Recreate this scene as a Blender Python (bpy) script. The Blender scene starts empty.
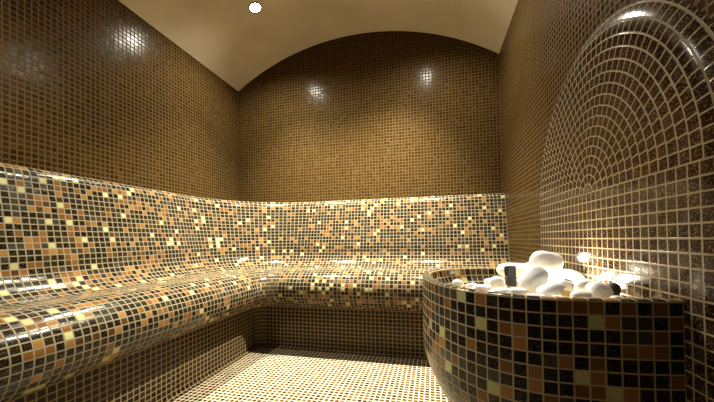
import bpy, bmesh, math, random
from mathutils import Vector, Matrix
import numpy as np

C = bpy.context.scene.collection
S = 0.026            # one mosaic tile of the arched panel, in metres
H = 24.7             # camera height above the floor, in tiles
def W(x, y, z):      # room coordinates in tiles, measured from the lens -> metres above the floor
    return Vector((x*S, y*S, (z+H)*S))

# ------------------------------------------------------------------ camera
sc = bpy.context.scene
F_PX, YAW, PITCH, ROLL, CY = 309.9108, 0.2389, 0.0158, -0.0140, 234.98
cam_d = bpy.data.cameras.new('camera'); cam = bpy.data.objects.new('camera', cam_d); C.objects.link(cam)
cam_d.sensor_width = 36; cam_d.sensor_fit = 'HORIZONTAL'
cam_d.lens = F_PX/714*36
cam_d.shift_y = (CY-201)/714
cam_d.clip_start = 0.01
R = Vector((math.cos(YAW), math.sin(YAW), 0)); F = Vector((-math.sin(YAW), math.cos(YAW), 0)); U = Vector((0, 0, 1))
F2 = F*math.cos(PITCH)+U*math.sin(PITCH); U2 = U*math.cos(PITCH)-F*math.sin(PITCH)
R3 = R*math.cos(ROLL)+U2*math.sin(ROLL); U3 = U2*math.cos(ROLL)-R*math.sin(ROLL)
m = Matrix.Identity(4)
for i in range(3):
    m[i][0] = R3[i]; m[i][1] = U3[i]; m[i][2] = -F2[i]
m.translation = W(0, 0, 0)
cam.matrix_world = m
sc.camera = cam
def px_ray(x, y):    # direction of a photo pixel
    return F2 + R3*((x-357)/F_PX) + U3*((CY-y)/F_PX)

# ------------------------------------------------------------------ world, exposure, lamp strengths
w = bpy.data.worlds.new('world'); sc.world = w; w.use_nodes = True
w.node_tree.nodes['Background'].inputs[0].default_value = (0.9, 0.8, 0.65, 1)
w.node_tree.nodes['Background'].inputs[1].default_value = 0.0
sc.view_settings.view_transform = 'Standard'
try: sc.view_settings.look = 'None'
except Exception: pass
sc.view_settings.exposure = 0.0
sc.view_settings.gamma = 1.0
sc.view_settings.use_curve_mapping = False
LAMP_COL = (1.0, 0.97, 0.83)
# x, y in tiles, watts, cone degrees; last two are added, unseen fill lamps
LAMPS = [(-38.6, 62.9, 66, 160), (-1.0, 62.9, 52, 160), (-38.6, 18.0, 26, 110), (-1.0, 18.0, 8, 110)]
HOT = [240, 385, 45, 0]
TILT = [8, 15, 0, 0]      # degrees each beam is turned in towards the middle of the room      # watts of each lamp's narrow centre beam
HOT_CONE = 98
BOWL_W = 4.2

# ------------------------------------------------------------------ materials
def s2l(c):
    return tuple(((v/255)/12.92 if v/255 <= .04045 else ((v/255+.055)/1.055)**2.4) for v in c) + (1,)
def tile_mat(name, palette, grout, gw=0.12, rough=0.22, fleck=0.0, fleck_col=(220,200,160), vary=0.25, tilt=0.05, seed=0., bump=0.35, grout_rough=.8, coat=0.0, pick=False, spec=.32):
    M = bpy.data.materials.new(name); M.use_nodes = True
    nt = M.node_tree; N = nt.nodes; L = nt.links
    for n in list(N): N.remove(n)
    out = N.new('ShaderNodeOutputMaterial'); b = N.new('ShaderNodeBsdfPrincipled'); L.new(b.outputs[0], out.inputs[0])
    uv = N.new('ShaderNodeUVMap'); uv.uv_map = 'UVMap'
    def vm(op, a, bb=None):
        n = N.new('ShaderNodeVectorMath'); n.operation = op
        for i, q in enumerate((a, bb)):
            if q is None: continue
            if isinstance(q, tuple): n.inputs[i].default_value = q
            else: L.new(q, n.inputs[i])
        return n.outputs[0]
    def mm(op, a, bb=0.0, c=0.0):
        n = N.new('ShaderNodeMath'); n.operation = op
        for i, q in enumerate((a, bb, c)):
            if isinstance(q, (int, float)): n.inputs[i].default_value = q
            else: L.new(q, n.inputs[i])
        return n.outputs[0]
    cell = vm('ADD', vm('FLOOR', uv.outputs[0]), (seed, seed*1.7, .5))
    fr = N.new('ShaderNodeSeparateXYZ'); L.new(vm('FRACTION', uv.outputs[0]), fr.inputs[0])
    fx, fy = fr.outputs[0], fr.outputs[1]
    d = mm('MINIMUM', mm('MINIMUM', fx, mm('SUBTRACT', 1.0, fx)), mm('MINIMUM', fy, mm('SUBTRACT', 1.0, fy)))
    mr = N.new('ShaderNodeMapRange'); mr.interpolation_type = 'SMOOTHSTEP'
    L.new(d, mr.inputs[0]); mr.inputs[1].default_value = gw*.5-.012; mr.inputs[2].default_value = gw*.5+.03
    mask = mr.outputs[0]
    wn = N.new('ShaderNodeTexWhiteNoise'); wn.noise_dimensions = '3D'; L.new(cell, wn.inputs['Vector'])
    cr = N.new('ShaderNodeValToRGB'); cr.color_ramp.interpolation = 'CONSTANT'
    tot = sum(p[0] for p in palette); acc = 0
    els = cr.color_ramp.elements
    while len(els) < len(palette): els.new(0.5)
    poss = []
    for p in palette: poss.append(acc/tot); acc += p[0]
    for i, p in enumerate(palette):
        els[i].position = poss[i]
    for i, p in enumerate(palette):
        els[i].color = s2l(p[1])
    if pick:
        pu = N.new('ShaderNodeUVMap'); pu.uv_map = 'Pick'; sp = N.new('ShaderNodeSeparateXYZ'); L.new(pu.outputs[0], sp.inputs[0]); L.new(sp.outputs[0], cr.inputs[0])
    else: L.new(wn.outputs['Value'], cr.inputs[0])
    wn2 = N.new('ShaderNodeTexWhiteNoise'); wn2.noise_dimensions = '3D'; L.new(vm('ADD', cell, (31.3, 17.1, 4.0)), wn2.inputs['Vector'])
    sep = N.new('ShaderNodeSeparateXYZ'); L.new(wn2.outputs['Color'], sep.inputs[0])
    hsv = N.new('ShaderNodeHueSaturation'); L.new(cr.outputs[0], hsv.inputs['Color'])
    L.new(mm('MULTIPLY_ADD', sep.outputs[2], vary*2, 1-vary), hsv.inputs['Value'])
    col = hsv.outputs[0]
    if fleck > 0:
        fc = N.new('ShaderNodeTexWhiteNoise'); fc.noise_dimensions = '2D'
        L.new(vm('FLOOR', vm('MULTIPLY', uv.outputs[0], (16, 16, 1))), fc.inputs['Vector'])
        fm = mm('MULTIPLY', mm('GREATER_THAN', fc.outputs['Value'], 1-fleck), .75)
        mx = N.new('ShaderNodeMix'); mx.data_type = 'RGBA'; L.new(fm, mx.inputs[0]); L.new(col, mx.inputs[6]); mx.inputs[7].default_value = s2l(fleck_col)
        col = mx.outputs[2]
        L.new(mm('MULTIPLY', mm('MULTIPLY', fm, mask), .45), b.inputs['Metallic'])
    gx = N.new('ShaderNodeMix'); gx.data_type = 'RGBA'; L.new(mask, gx.inputs[0]); gx.inputs[6].default_value = s2l(grout); L.new(col, gx.inputs[7])
    L.new(gx.outputs[2], b.inputs['Base Color'])
    L.new(mm('MULTIPLY_ADD', mask, rough-grout_rough, grout_rough), b.inputs['Roughness'])
    b.inputs['Specular IOR Level'].default_value = spec
    if coat: b.inputs['Coat Weight'].default_value = coat; b.inputs['Coat Roughness'].default_value = .12
    tx = mm('MULTIPLY', mm('SUBTRACT', fx, .5), mm('SUBTRACT', sep.outputs[0], .5))
    ty = mm('MULTIPLY', mm('SUBTRACT', fy, .5), mm('SUBTRACT', sep.outputs[1], .5))
    h = mm('MULTIPLY_ADD', mm('ADD', tx, ty), tilt*2, mm('MULTIPLY', mask, .06))
    bp = N.new('ShaderNodeBump'); bp.inputs['Strength'].default_value = bump; bp.inputs['Distance'].default_value = S
    L.new(h, bp.inputs['Height']); L.new(bp.outputs[0], b.inputs['Normal'])
    return M
def plain(name, col, rough=.5, metal=0, noise=0, nscale=6, emit=None, estr=0, bump=0, sss=0):
    M = bpy.data.materials.new(name); M.use_nodes = True
    nt = M.node_tree; b = nt.nodes['Principled BSDF']
    b.inputs['Roughness'].default_value = rough; b.inputs['Metallic'].default_value = metal
    b.inputs['Base Color'].default_value = s2l(col)
    if noise or bump:
        tc = nt.nodes.new('ShaderNodeTexCoord'); n = nt.nodes.new('ShaderNodeTexNoise'); n.inputs['Scale'].default_value = nscale; n.inputs['Detail'].default_value = 5
        nt.links.new(tc.outputs['Object'], n.inputs['Vector'])
        cr = nt.nodes.new('ShaderNodeValToRGB'); cr.color_ramp.elements[0].position = .3; cr.color_ramp.elements[1].position = .7
        cr.color_ramp.elements[0].color = s2l(tuple(max(0, c*(1-noise)) for c in col)); cr.color_ramp.elements[1].color = s2l(tuple(min(255, c*(1+noise)) for c in col))
        nt.links.new(n.outputs[0], cr.inputs[0]); nt.links.new(cr.outputs[0], b.inputs['Base Color'])
        if bump:
            bp = nt.nodes.new('ShaderNodeBump'); bp.inputs['Strength'].default_value = bump; bp.inputs['Distance'].default_value = .004
            nt.links.new(n.outputs[0], bp.inputs['Height']); nt.links.new(bp.outputs[0], b.inputs['Normal'])
    if emit: b.inputs['Emission Color'].default_value = (*emit, 1); b.inputs['Emission Strength'].default_value = estr
    if sss: b.inputs['Subsurface Weight'].default_value = sss; b.inputs['Subsurface Radius'].default_value = (.02, .016, .012)
    return M

M_wall = tile_mat('brown_wall_mosaic', [(4, (56,38,14)), (4, (63,44,18)), (2, (48,32,12)), (1, (73,52,24))], (92,72,39), gw=.21, rough=.2, vary=.12, tilt=.03, spec=.08, seed=3)
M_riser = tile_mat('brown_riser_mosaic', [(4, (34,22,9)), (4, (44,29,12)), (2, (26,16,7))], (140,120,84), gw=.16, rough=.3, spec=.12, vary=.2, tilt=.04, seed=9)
M_floor = tile_mat('floor_mosaic', [(4, (76,50,18)), (4, (92,62,24)), (2, (56,36,13)), (2, (108,76,33))], (204,194,164), gw=.19, rough=.25, vary=.2, tilt=.05, seed=19)
M_bench = tile_mat('bench_mosaic', [(40, (30,21,11)), (24, (40,29,15)), (9, (54,50,39)), (13, (114,74,32)), (8, (138,98,50)), (7, (76,48,21)), (5, (180,172,118))],
                   (136,124,98), gw=.145, rough=.16, spec=.16, fleck=.04, fleck_col=(150,135,100), vary=.12, tilt=.06, seed=27)
M_bowl = tile_mat('basin_mosaic', [(20, (30,26,20)), (17, (24,20,16)), (17, (50,46,36)), (17, (62,60,50)), (14, (112,76,40)), (10, (140,98,56)), (5, (176,172,116))],
                  (166,148,114), gw=.1, rough=.2, pick=True, spec=.15, fleck=.06, fleck_col=(130,118,96), vary=.15, tilt=.04, seed=41)
M_panel = tile_mat('sparkling_dark_mosaic', [(5, (36,23,12)), (4, (46,30,17)), (2, (50,40,30)), (1, (28,17,9))], (138,122,90), gw=.11, rough=.13, spec=.25, fleck=.12, fleck_col=(150,118,86), vary=.2, tilt=.022, seed=55)
M_plaster = plain('ceiling_plaster', (214,200,174), .9, noise=.05, nscale=3, bump=.15)
M_stone = plain('white_pebble', (236,236,236), .5, noise=.03, nscale=30, sss=.15)
M_yellow = plain('yellow_pebble', (232,205,140), .45, noise=.06, nscale=30)
M_dark = plain('dark_pebble', (52,38,26), .4, noise=.3, nscale=60)
M_black = plain('black_stone', (22,20,20), .25, noise=.4, nscale=50, bump=.3)
M_steel = plain('brushed_steel', (150,145,135), .25, 1)
M_lens = plain('lit_lens', (255,250,240), .3, emit=(1, .93, .82), estr=40)
M_glow = plain('lit_fibre_lens', (255,250,240), .3, emit=(1, .88, .66), estr=25)
M_grout = plain('pale_grout', (200,184,150), .85, noise=.05, nscale=40)

# ------------------------------------------------------------------ helpers
def link(name, me, mat, parent=None, smooth=True):
    o = bpy.data.objects.new(name, me); C.objects.link(o)
    if mat: me.materials.append(mat)
    if parent: o.parent = parent
    if smooth:
        for p in me.polygons: p.use_smooth = True
    return o
def grid(name, pts, uvs, mat, parent=None, flip=False, loc=None):
    """pts[i][j] in room tiles, uvs[i][j] in mosaic tiles -> one mesh"""
    n, k = len(pts), len(pts[0])
    o0 = loc if loc else Vector((0, 0, 0))
    V = [W(*p)-o0 for r in pts for p in r]; T = [t for r in uvs for t in r]
    Fs = []
    for i in range(n-1):
        for j in range(k-1):
            q = [i*k+j, (i+1)*k+j, (i+1)*k+j+1, i*k+j+1]
            Fs.append(q[::-1] if flip else q)
    me = bpy.data.meshes.new(name); me.from_pydata(V, [], Fs)
    ul = me.uv_layers.new(name='UVMap')
    for p in me.polygons:
        for li in p.loop_indices: ul.data[li].uv = T[me.loops[li].vertex_index]
    me.update()
    return link(name, me, mat, parent)
def structure(o): o['kind'] = 'structure'; return o
def tag(o, label, cat, group=None):
    o['label'] = label; o['category'] = cat
    if group: o['group'] = group
    return o
def empty(name, loc):
    o = bpy.data.objects.new(name, None); C.objects.link(o); o.location = loc; o.empty_display_size = .05
    return o
def local(o):        # give a child mesh (built in world coords) its parent's origin
    d = o.parent.location
    o.data.transform(Matrix.Translation(-d)); return o

# ------------------------------------------------------------------ room shell
XL, XR, YB, YF, ZS, ZA = -56.2, 16.66, 81.9, -16.0, 45.3, 56.4
ZFL = -H
xc = (XL+XR)/2; hw = (XR-XL)/2; rise = ZA-ZS
RC = (hw*hw+rise*rise)/(2*rise); zc = ZA-RC
def arch(x): return zc+math.sqrt(RC*RC-(x-xc)**2)
PW = 0.80
def lin(a, b, n): return [a+(b-a)*i/(n-1) for i in range(n)]

def flat(name, A, B, Cc, D, uvA, uvB, uvC, uvD, mat, thick):
    """quad wall with real thickness; A,B,C,D in tiles, thick = outward vector in tiles"""
    t = Vector(thick)
    P = [Vector(q) for q in (A, B, Cc, D)]
    V = [W(*p) for p in P]+[W(*(p+t)) for p in P]
    Fs = [(0,1,2,3), (7,6,5,4), (0,4,5,1), (1,5,6,2), (2,6,7,3), (3,7,4,0)]
    me = bpy.data.meshes.new(name); me.from_pydata(V, [], Fs)
    ul = me.uv_layers.new(name='UVMap'); T = [uvA, uvB, uvC, uvD]*2
    for p in me.polygons:
        for li in p.loop_indices: ul.data[li].uv = T[me.loops[li].vertex_index]
    me.update()
    return structure(link(name, me, mat, smooth=False))
def uvw(a, z): return (a/PW, (z-ZS)/PW)
flat('wall_left', (XL,YF,ZFL), (XL,YB,ZFL), (XL,YB,ZS), (XL,YF,ZS), uvw(YF-YB,ZFL), uvw(0,ZFL), uvw(0,ZS), uvw(YF-YB,ZS), M_wall, (-4,0,0))
flat('wall_right', (XR,YB,ZFL), (XR,YF,ZFL), (XR,YF,ZS), (XR,YB,ZS), uvw(0,ZFL), uvw(YB-YF,ZFL), uvw(YB-YF,ZS), uvw(0,ZS), M_wall, (4,0,0))
PFL = 0.84
flat('floor', (XL,YF,ZFL), (XR,YF,ZFL), (XR,YB,ZFL), (XL,YB,ZFL), (XL/PFL,YF/PFL), (XR/PFL,YF/PFL), (XR/PFL,YB/PFL), (XL/PFL,YB/PFL), M_floor, (0,0,-4))
def end_wall(name, Y, thick, flip):
    xs = lin(XL, XR, 93); rows = []; uv = []
    bw = 2*PW
    # ring border follows the arch, two tiles wide
    for x in xs:
        th = math.asin((x-xc)/RC)
        xi, zi = xc+(RC-bw)*math.sin(th), zc+(RC-bw)*math.cos(th)
        xo, zo = x, arch(x)
        if x == xs[0] or x == xs[-1]: xi = x
        rows.append(((x, zo), (xi, zi), th))
    V = []; T = []; Fs = []
    def quad(ps, ts):
        i = len(V)
        for p in ps: V.append(W(p[0], Y, p[1]))
        T.extend(ts); q = [i, i+1, i+2, i+3]
        Fs.append(q if not flip else q[::-1])
    for a, b in zip(rows[:-1], rows[1:]):
        ua, ub = a[2]*RC/PW, b[2]*RC/PW
        quad([a[1], b[1], b[0], a[0]], [(ua, 100), (ub, 100), (ub, 102), (ua, 102)])
        (xa, za), (xb, zb) = a[1], b[1]
        quad([(xa, ZFL), (xb, ZFL), (xb, zb), (xa, za)], [((xa-XL)/PW, (ZFL-ZS)/PW), ((xb-XL)/PW, (ZFL-ZS)/PW), ((xb-XL)/PW, (zb-ZS)/PW), ((xa-XL)/PW, (za-ZS)/PW)])
    n0 = len(V)
    # back skin for thickness
    outl = [(XL, ZFL), (XR, ZFL)]+[(x, arch(x)) for x in reversed(xs)]
    for x, z in outl: V.append(W(x, Y+thick, z)); T.append((0, 0))
    Fs.append(list(range(n0, n0+len(outl))))
    me = bpy.data.meshes.new(name); me.from_pydata(V, [], Fs)
    ul = me.uv_layers.new(name='UVMap')
    for p in me.polygons:
        for li in p.loop_indices: ul.data[li].uv = T[me.loops[li].vertex_index]
    me.update()
    return structure(link(name, me, M_wall, smooth=False))
end_wall('wall_back', YB, 4, False)
end_wall('wall_front', YF, -4, True)
# barrel vault with thickness
xs = lin(XL-4, XR+4, 61)
def arch_e(x): return zc+math.sqrt(RC*RC-(x-xc)**2)
low = [[(x, YF-4, arch_e(x)), (x, YB+4, arch_e(x))] for x in xs]
up = [[(x, YF-4, arch_e(x)+5), (x, YB+4, arch_e(x)+5)] for x in reversed(xs)]
pr = low+up+[low[0]]
structure(grid('ceiling', pr, [[(0, 0), (0, 0)] for _ in pr], M_plaster))

# ------------------------------------------------------------------ ceiling lights
def lathe(name, prof, mat, parent, seg=40, smooth=True):
    V = []; Fs = []
    for r, z in prof:
        for k in range(seg):
            a = 2*math.pi*k/seg; V.append((r*math.cos(a), r*math.sin(a), z))
    n = len(prof)
    for i in range(n-1):
        for k in range(seg):
            Fs.append((i*seg+k, i*seg+(k+1) % seg, (i+1)*seg+(k+1) % seg, (i+1)*seg+k))
    if prof[0][0] > 1e-5: pass
    me = bpy.data.meshes.new(name); me.from_pydata(V, [], Fs); me.update()
    return link(name, me, mat, parent, smooth)
lamp_labels = ['lit round ceiling downlight with thin steel ring, the only one inside the frame',
               'round ceiling downlight over the right end of the back bench, above the frame',
               'added unseen fill downlight over the near left part of the bench, brightening the wall there',
               'added unseen dim fill downlight near the right wall above the viewer']
for i, (lx, ly, pw, cone) in enumerate(LAMPS):
    z = arch(lx); n = Vector((xc-lx, 0, zc-z)).normalized()     # inward normal
    e = empty('ceiling_light', W(lx, ly, z))
    e.rotation_euler = Vector((0, 0, -1)).rotation_difference(n).to_euler()
    tag(e, lamp_labels[i], 'ceiling light', 'downlights in the vaulted ceiling')
    r = 1.2*S
    lathe('bezel', [(r*1.0, .002), (r*1.0, -.003), (r*1.12, -.006), (r*1.28, -.004), (r*1.32, .002)], M_steel, e)
    lathe('lens', [(0.0001, -.0025), (r*.6, -.0025), (r*1.0, -.0015)], M_lens, e)
    ld = bpy.data.lights.new('downlight_beam', 'SPOT'); ld.energy = pw; ld.color = LAMP_COL; ld.spot_size = math.radians(cone); ld.spot_blend = 1.0; ld.shadow_soft_size = r*.9
    lo = bpy.data.objects.new('downlight_beam', ld); C.objects.link(lo); lo.location = W(lx, ly, z)+Vector((0, 0, -.045))
    if HOT[i]:
        hd = ld.copy(); hd.energy = HOT[i]; hd.spot_size = math.radians(HOT_CONE); hd.name = 'downlight_centre_beam'
        ho = bpy.data.objects.new('downlight_centre_beam', hd); C.objects.link(ho); ho.location = lo.location; ho.rotation_euler = (0, math.radians(TILT[i])*(1 if lx < xc else -1)*-1, 0)

# ------------------------------------------------------------------ L-shaped bench
PB = 0.84
RW = 23.2
def arcpts(cx, cz, r, a0, a1, n):
    return [(cx+r*math.cos(math.radians(a0+(a1-a0)*i/(n-1))), cz+r*math.sin(math.radians(a0+(a1-a0)*i/(n-1)))) for i in range(n)]
# section: (distance from wall, height)
back_sec = [(0.02, 10.7), (.8, 10.75)]+arcpts(1.6, 8.75, 2.0, 90, 12, 8)+[(3.75, 8.1), (4.2, 6), (4.75, 3.2), (5.25, .6), (5.75, -1.6)]+arcpts(10.6, -2.2, 4.8, 187, 255, 9)
seat_sec = [back_sec[-1]]+[(11.4, -6.95), (13.2, -6.75), (15, -6.55)]+arcpts(16.0, -10.75, 4.2, 90, -95, 18)+[(15.0, -14.9)]
def resample(sec, step):
    P = np.array(sec); d = np.r_[0, np.cumsum(np.hypot(*np.diff(P, axis=0).T))]
    n = max(2, int(round(d[-1]/step))+1); t = np.linspace(0, d[-1], n)
    return [(float(np.interp(q, d, P[:, 0])), float(np.interp(q, d, P[:, 1])), float(q)) for q in t], float(d[-1])
ARC_T = round((math.pi/2*(RW-8))/PB)        # tiles around the corner
def path(p, off, rfun=None):
    """plan polyline at distance p from the walls: (x, y, u)"""
    r = rfun if rfun is not None else max(RW-p, .4)
    T = p+r
    ys = YF; out = []
    L1 = (YB-RW)-ys
    n1 = 40
    for i in range(n1+1):
        f = i/n1; y = ys+f*((YB-T)-ys)
        out.append((XL+p, y, f*L1/PB))
    for i in range(1, 25):
        a = math.pi-math.pi/2*i/24
        out.append((XL+T+r*math.cos(a), YB-T+r*math.sin(a), L1/PB+ARC_T*i/24))
    x0 = XL+T; L2 = XR-(XL+RW); XE = XR-.02
    for i in range(1, 31):
        f = i/30
        out.append((x0+f*(XE-x0), YB-p, L1/PB+ARC_T+f*L2/PB))
    return out
bench = empty('corner_bench', W(XL+10, YB-10, ZFL))
tag(bench, 'long curved mosaic corner bench running along the left and back walls', 'bench')
def sweep(name, sec, v0, mat, rf=None):
    rs, L = resample(sec, .42)
    pts = []; uv = []
    for p, z, s in rs:
        pa = path(p, 0, rf(p) if rf else None)
        pts.append([(x, y, z) for x, y, u in pa]); uv.append([(u, v0-s/PB) for x, y, u in pa])
    o = grid(name, pts, uv, mat, bench); local(o)
    return L
L1 = sweep('backrest', back_sec, 200, M_bench)
# level ledge that fills the rounded corner behind the backrest
lp = [[(x, y, 10.69) for x, y, u in path(0.02, 0, .3)], [(x, y, 10.7) for x, y, u in path(0.02, 0, RW)]]
lv = [[(x/PB, y/PB) for x, y, z in r] for r in lp]
local(grid('ledge', lp, lv, M_bench, bench))
L2 = sweep('seat', seat_sec, 200-L1/PB, M_bench)
# riser with its own tighter corner, cove at the foot
ris = [(14.2, -14.7), (15.7, -14.7), (15.7, -23.9), (15.85, -24.35), (16.3, -24.68), (16.5, -24.7)]
def rf(p): return max(17.6-p, 0.8)
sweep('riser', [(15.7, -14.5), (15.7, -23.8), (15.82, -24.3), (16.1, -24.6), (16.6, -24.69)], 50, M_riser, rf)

# ------------------------------------------------------------------ raised arched mosaic panel on the right wall
K = 0.96
XP = 16.66*K
cyp, czp = 39.07*K, 4.78*K
RM, RE = 14.9, 17.3
def lip(r):          # how far the surface falls back towards the wall
    if r <= RM: return 0
    return min(((r-RM)/(RE-RM))**2*.64, .66)
panel = empty('arched_panel', W(XP, cyp, ZFL))
tag(panel, 'raised dark sparkling mosaic panel with fan-shaped arched top on the right wall', 'wall panel')
V = []; T = []; Fs = []
def addquad(ps, ts):
    i = len(V); V.extend(W(*p) for p in ps); T.extend(ts); Fs.append([i, i+1, i+2, i+3])
SEG = 96
for k in range(0, 18):
    cnt = max(6, round(math.pi*(k+.45)*1.0))
    subs = [0, .5, 1] if k >= 14 else [0, 1]
    for a, b in zip(subs[:-1], subs[1:]):
        r0, r1 = min(k+a, RE), min(k+b, RE)
        if r1-r0 < 1e-6: continue
        if k == 0 and a == 0: r0 = .001
        for i in range(SEG):
            t0, t1 = math.pi*i/SEG, math.pi*(i+1)/SEG
            def P(r, t): return (XP+lip(r), cyp-r*K*math.cos(t), czp+r*K*math.sin(t))
            addquad([P(r0, t0), P(r1, t0), P(r1, t1), P(r0, t1)], [(t0/math.pi*cnt+k*37, r0+200), (t0/math.pi*cnt+k*37, r1+200), (t1/math.pi*cnt+k*37, r1+200), (t1/math.pi*cnt+k*37, r0+200)])
ds = [-RE, -16.7, -16.1, -15.5, RM*-1]+[x for x in range(-14, 15)]+[RM, 15.5, 16.1, 16.7, RE]
zs = lin(czp, ZFL, 12)
for a, b in zip(ds[:-1], ds[1:]):
    for z0, z1 in zip(zs[:-1], zs[1:]):
        ps = [(XP+lip(abs(a)), cyp+a*K, z0), (XP+lip(abs(a)), cyp+a*K, z1), (XP+lip(abs(b)), cyp+b*K, z1), (XP+lip(abs(b)), cyp+b*K, z0)]
        addquad([ps[0], ps[3], ps[2], ps[1]][::-1], [(-(q[1]/K-33.384)+.0, (q[2]/K-1.78)) for q in [ps[0], ps[3], ps[2], ps[1]][::-1]])
me = bpy.data.meshes.new('mosaic_face'); me.from_pydata(V, [], Fs)
ul = me.uv_layers.new(name='UVMap')
for p in me.polygons:
    for li in p.loop_indices: ul.data[li].uv = T[me.loops[li].vertex_index]
bm = bmesh.new(); bm.from_mesh(me); bmesh.ops.remove_doubles(bm, verts=bm.verts, dist=1e-5); bmesh.ops.recalc_face_normals(bm, faces=bm.faces)
if sum(f.normal.x for f in bm.faces) > 0: bmesh.ops.reverse_faces(bm, faces=bm.faces)
bm.to_mesh(me); bm.free()
local(link('mosaic_face', me, M_panel, panel))

# ------------------------------------------------------------------ stone basin
PS = 0.995
ZR = -4.6
def dense(d, bfar=10.4):
    """plan outline from the wall near end round to the wall far end; d = inset"""
    xm, X0, cy = 9.243, 16.66, 41.147
    a, b, bf = 10.605-d, 15.661-d, bfar-d
    pts = []
    for i in range(60):
        x = X0+(xm-X0)*i/60; pts.append((x, cy-b+max(0, (x-11.5)/5.16)**2*.536))
    for i in range(401):
        t = math.pi/2-math.pi*i/400
        c, q = abs(math.cos(t))**.963, abs(math.sin(t))**.963
        pts.append((xm-a*c, cy-b*q if t > 0 else cy+bf*q))
    for i in range(1, 31): pts.append((xm+(X0-xm)*i/30, cy+bf))
    return np.array(pts)
_o = dense(0); _d = np.r_[0, np.cumsum(np.hypot(*np.diff(_o, axis=0).T))]/PS
NT = int(_d[-1]); _u = np.r_[np.arange(0, NT, 1/3), NT, _d[-1]]
def dshape(ins):     # same tile columns at every inset
    P = dense(ins)
    return [(float(np.interp(u, _d, P[:, 0])), float(np.interp(u, _d, P[:, 1]))) for u in _u]
basin = empty('stone_basin', W(12*K, 41*K, ZFL))
tag(basin, 'rounded mosaic basin full of white pebbles, built against the dark arched panel', 'basin')
# mosaic pattern seen on the front, top rows first, from the far left column to the wall
PAT = ['dodddd yko dkkkk ooo kokok', 'dddd okkkkkkkkkkkyoddko', 'ooddddkkykookkkkkkddok', 'oddddddkkkkokkkkkkoook', 'yddydkkokkkkkdokokkkkk',
       'ddookkdkdkokokkyokkkko', 'dooddodddddkokkooyokkk'.replace('oyokkk', 'oyokkkk')[:22], 'oddoykkddyokkodkkkkokk', 'doodkdkkoddokkkkokkkko']
PAT = [p.replace(' ', '') for p in PAT]
PICK = {'k': (0, .37), 'd': (.38, .70), 'o': (.72, .93), 'y': (.96, .99)}
rp = random.Random(11)
def pick(col, row):
    if 0 <= row < len(PAT) and 0 <= col < 22 and 21-col < len(PAT[row]):
        lo, hi = PICK[PAT[row][21-col]]; return rp.uniform(lo, hi)
    return rp.random()
def ring_grid(name, sec, v0, vdir=-1, pattern=False):
    P = np.array(sec); dd = np.r_[0, np.cumsum(np.hypot(*np.diff(P, axis=0).T))]
    pts = []; uv = []
    for (ins, z), s in zip(sec, dd):
        pts.append([(x*K, y*K, z*K) for x, y in dshape(ins)]); uv.append([(float(u), v0+vdir*s/PS) for u in _u])
    g = grid(name, pts, uv, M_bowl, basin); local(g)
    me = g.data; pk = me.uv_layers.new(name='Pick'); ul = me.uv_layers['UVMap']; cache = {}
    for p in me.polygons:
        cu = sum(ul.data[l].uv[0] for l in p.loop_indices)/4; cv = sum(ul.data[l].uv[1] for l in p.loop_indices)/4
        key = (math.floor(cu), math.floor(cv))
        if key not in cache: cache[key] = pick(key[0], math.floor(v0-.001)-key[1] if pattern else -1)
        for l in p.loop_indices: pk.data[l].uv = (cache[key], 0)
    return g
zt = ZR*1.0
vert = [(.10, zt+.02), (0, zt-.1)]
body = [(0, zt-i*PS) for i in range(0, 9)]
n0 = (0, zt-8*PS)
curve = [(0, zt-8*PS), (.12, -13.5), (.4, -14.4), (.9, -15.6), (1.6, -17), (2.5, -18.4), (3.5, -19.8), (4.6, -21.3), (5.8, -22.9), (7.0, -24.4), (7.9, -H/K)]
cp = np.array(curve); cd = np.r_[0, np.cumsum(np.hypot(*np.diff(cp, axis=0).T))]
k = PS
while k < cd[-1]:
    body.append((float(np.interp(k, cd, cp[:, 0])), float(np.interp(k, cd, cp[:, 1])))); k += PS
body.append(curve[-1])
ring_grid('body', body, 50, -1, True)
ring_grid('rim', [(0, zt), (.06, zt+.09), (.2, zt+.13), (.75, zt+.14), (.92, zt+.08), (.99, zt-.02)], 50.02, 1)
ring_grid('liner', [(.99, zt-.02), (1.05, zt-.5), (1.2, zt-1), (1.45, zt-1.5), (1.8, zt-2), (2.25, zt-2.5), (2.8, zt-3.0), (3.6, zt-3.6)], 70)

# bed the pebbles lie on
o = dshape(2.7); 
me = bpy.data.meshes.new('pebble_bed'); vs = [W(x*K, y*K, -7.9*K) for x, y in o]+[W(x*K, y*K, -7.3*K) for x, y in o]; n = len(o)
me.from_pydata(vs, [], [list(range(n))[::-1], list(range(n, 2*n))]+[(i, (i+1) % n, n+(i+1) % n, n+i) for i in range(n)])
local(link('basin_floor', me, M_grout, basin, smooth=False))

# ------------------------------------------------------------------ pebbles
rnd = random.Random(5)
def pebble_mesh(name, sx, sy, sz, mat, seed, angular=0):
    bm = bmesh.new(); bmesh.ops.create_icosphere(bm, subdivisions=4, radius=1)
    r = random.Random(seed)
    ph = [(Vector((r.uniform(-1, 1), r.uniform(-1, 1), r.uniform(-1, 1))), r.uniform(0, 6)) for _ in range(5)]
    for v in bm.verts:
        n = v.co.normalized(); k = 1+sum((.012 if angular else .035)*math.sin(2.1*n.dot(d)*2+q) for d, q in ph)
        sg = lambda t: math.copysign(abs(t)**.88, t)
        c = Vector((sg(n.x), sg(n.y), sg(n.z))) if not angular else Vector([max(-.62, min(.62, t))*1.55 for t in n])
        v.co = Vector((c.x*sx*k, c.y*sy*k, c.z*sz*k))
    me = bpy.data.meshes.new(name); bm.to_mesh(me); bm.free(); me.materials.append(mat)
    for p in me.polygons: p.use_smooth = not angular
    return me
yawv = math.atan2(F2.x, F2.y)
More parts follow.
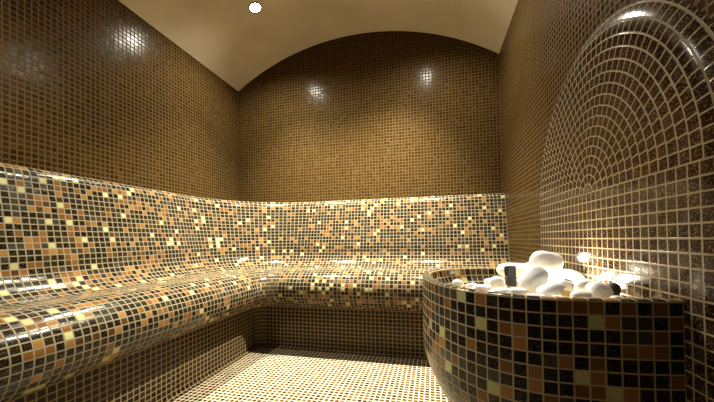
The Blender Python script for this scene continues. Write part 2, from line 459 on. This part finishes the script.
# (px, py, width px, height px, depth Y in tiles, roll degrees, material, label)
ST = [
 (457.5, 284, 12, 9, 37.0, 0, M_stone, 'small lone white pebble at the far left inside the basin rim'),
 (497.5, 283.5, 18, 14, 36.5, 0, M_stone, 'round white pebble just left of the black stone'),
 (482, 288.5, 20, 8, 34.0, 4, M_stone, 'low flat white pebble in front of the lone small pebble'),
 (516, 270, 36, 15, 42.6, -4, M_stone, 'white pebble with pale tip behind the black stone'),
 (510.3, 276, 8.2, 21, 35.2, 3, M_black, 'upright black stone among the white pebbles'),
 (547, 261.5, 31, 21, 37.3, -8, M_stone, 'large smooth white pebble on top of the pile'),
 (533.5, 280, 26, 31, 33.0, -30, M_stone, 'large upright egg-shaped white pebble at the front of the pile'),
 (549.5, 290.5, 27, 14, 30.8, 26, M_stone, 'long white pebble leaning up to the right in front of the egg-shaped one'),
 (532, 269, 18, 15, 39.6, 0, M_stone, 'brightly lit white pebble between the black stone and the top pebble'),
 (552, 277, 22, 15, 38.6, -10, M_stone, 'glowing white pebble directly under the top pebble'),
 (572, 275, 24, 10, 40.0, -14, M_stone, 'flat greyish white pebble leaning on the panel right of the top pebble'),
 (564, 286, 18, 12, 34.0, 0, M_stone, 'glowing white pebble in the lit hollow right of the long leaning pebble'),
 (583, 285, 23, 12, 35.0, 8, M_stone, 'oval white pebble behind the two round ones at the right'),
 (567, 294, 12, 10, 30.4, 0, M_yellow, 'small yellowish pebble between two white ones'),
 (580.5, 296.5, 20, 13, 29.8, 0, M_stone, 'round white pebble in front of the yellowish pebble'),
 (598.5, 292, 24, 20, 31.0, -14, M_stone, 'tilted round white pebble with shaded hollow beside the dark brown pebble'),
 (613, 290, 12, 14, 32.0, 0, M_dark, 'small dark brown pebble at the right of the pile'),
 (616, 299.5, 13, 8, 29.0, 0, M_stone, 'smallest white pebble at the far right by the rim'),
 (503, 291.5, 18, 8, 32.6, 0, M_stone, 'flat white pebble in front of the black stone'),
 (519, 292, 18, 9, 30.6, -5, M_stone, 'flat white pebble at the foot of the egg-shaped one'),
 (537, 298, 20, 8, 29.5, 0, M_stone, 'half-hidden white pebble against the front rim under the long leaning one'),
 (557, 299, 16, 8, 29.3, 0, M_stone, 'half-hidden white pebble against the front rim below the yellowish pebble'),
 (490, 282, 12, 7, 40.0, 0, M_stone, 'small white pebble half hidden behind the round one on the left'),
 (522, 284, 15, 13, 35.6, 0, M_stone, 'white pebble squeezed between black stone and egg-shaped pebble'),
 (472, 286, 14, 6, 37.6, 0, M_stone, 'thin white pebble lying flat behind the low flat one'),
]
for i, (px, py, wd, hg, Y, rl, mt, lb) in enumerate(ST):
    d = px_ray(px, py); d = d*(Y*K/d.y); zcam = d.dot(F2)
    k = zcam/F_PX*S
    sx, sz = wd/2*k/1.02, hg/2*k/1.02
    sy = (sx+sz)/2*(.85 if hg < wd*1.4 else .6)
    nm = {'white_pebble': 'pebble', 'yellow_pebble': 'pebble', 'dark_pebble': 'pebble', 'black_stone': 'stone'}[mt.name]
    o = bpy.data.objects.new(nm, pebble_mesh(nm, sx, sy, sz, mt, i+3, mt is M_black)); C.objects.link(o)
    o.location = W(*d)
    rot = Matrix((R3, F2, U3)).transposed()
    o.rotation_euler = (rot @ Matrix.Rotation(math.radians(-rl), 3, 'Y')).to_euler()
    tag(o, lb, 'pebble' if nm == 'pebble' else 'stone', 'pebbles piled in the basin')

# small fibre-optic lamps sunk among the pebbles
for d, lb, pw in [(Vector((13.3, 36.6, -5.2)), 'small glowing lamp in the middle of the pebble pile, under the flat leaning pebble', 1.0), (Vector((13.2, 45.5, -3.2)), 'small glowing lamp behind the largest top pebble', .12)]:
    e = empty('basin_lamp', W(*d)); tag(e, lb, 'lamp', 'lamps glowing among the pebbles')
    r = .011
    lathe('lamp_body', [(r*1.2, -.02), (r*1.2, 0), (r, .001)], M_steel, e, 24)
    lathe('lens', [(r, 0), (r*.8, .005), (r*.45, .008), (.0002, .0095)], M_glow, e, 24)
    ld = bpy.data.lights.new('basin_lamp_glow', 'POINT'); ld.energy = BOWL_W*pw; ld.color = (1, .9, .72); ld.shadow_soft_size = .01
    lo = bpy.data.objects.new('basin_lamp_glow', ld); C.objects.link(lo); lo.location = W(*d)+Vector((0, 0, .018))
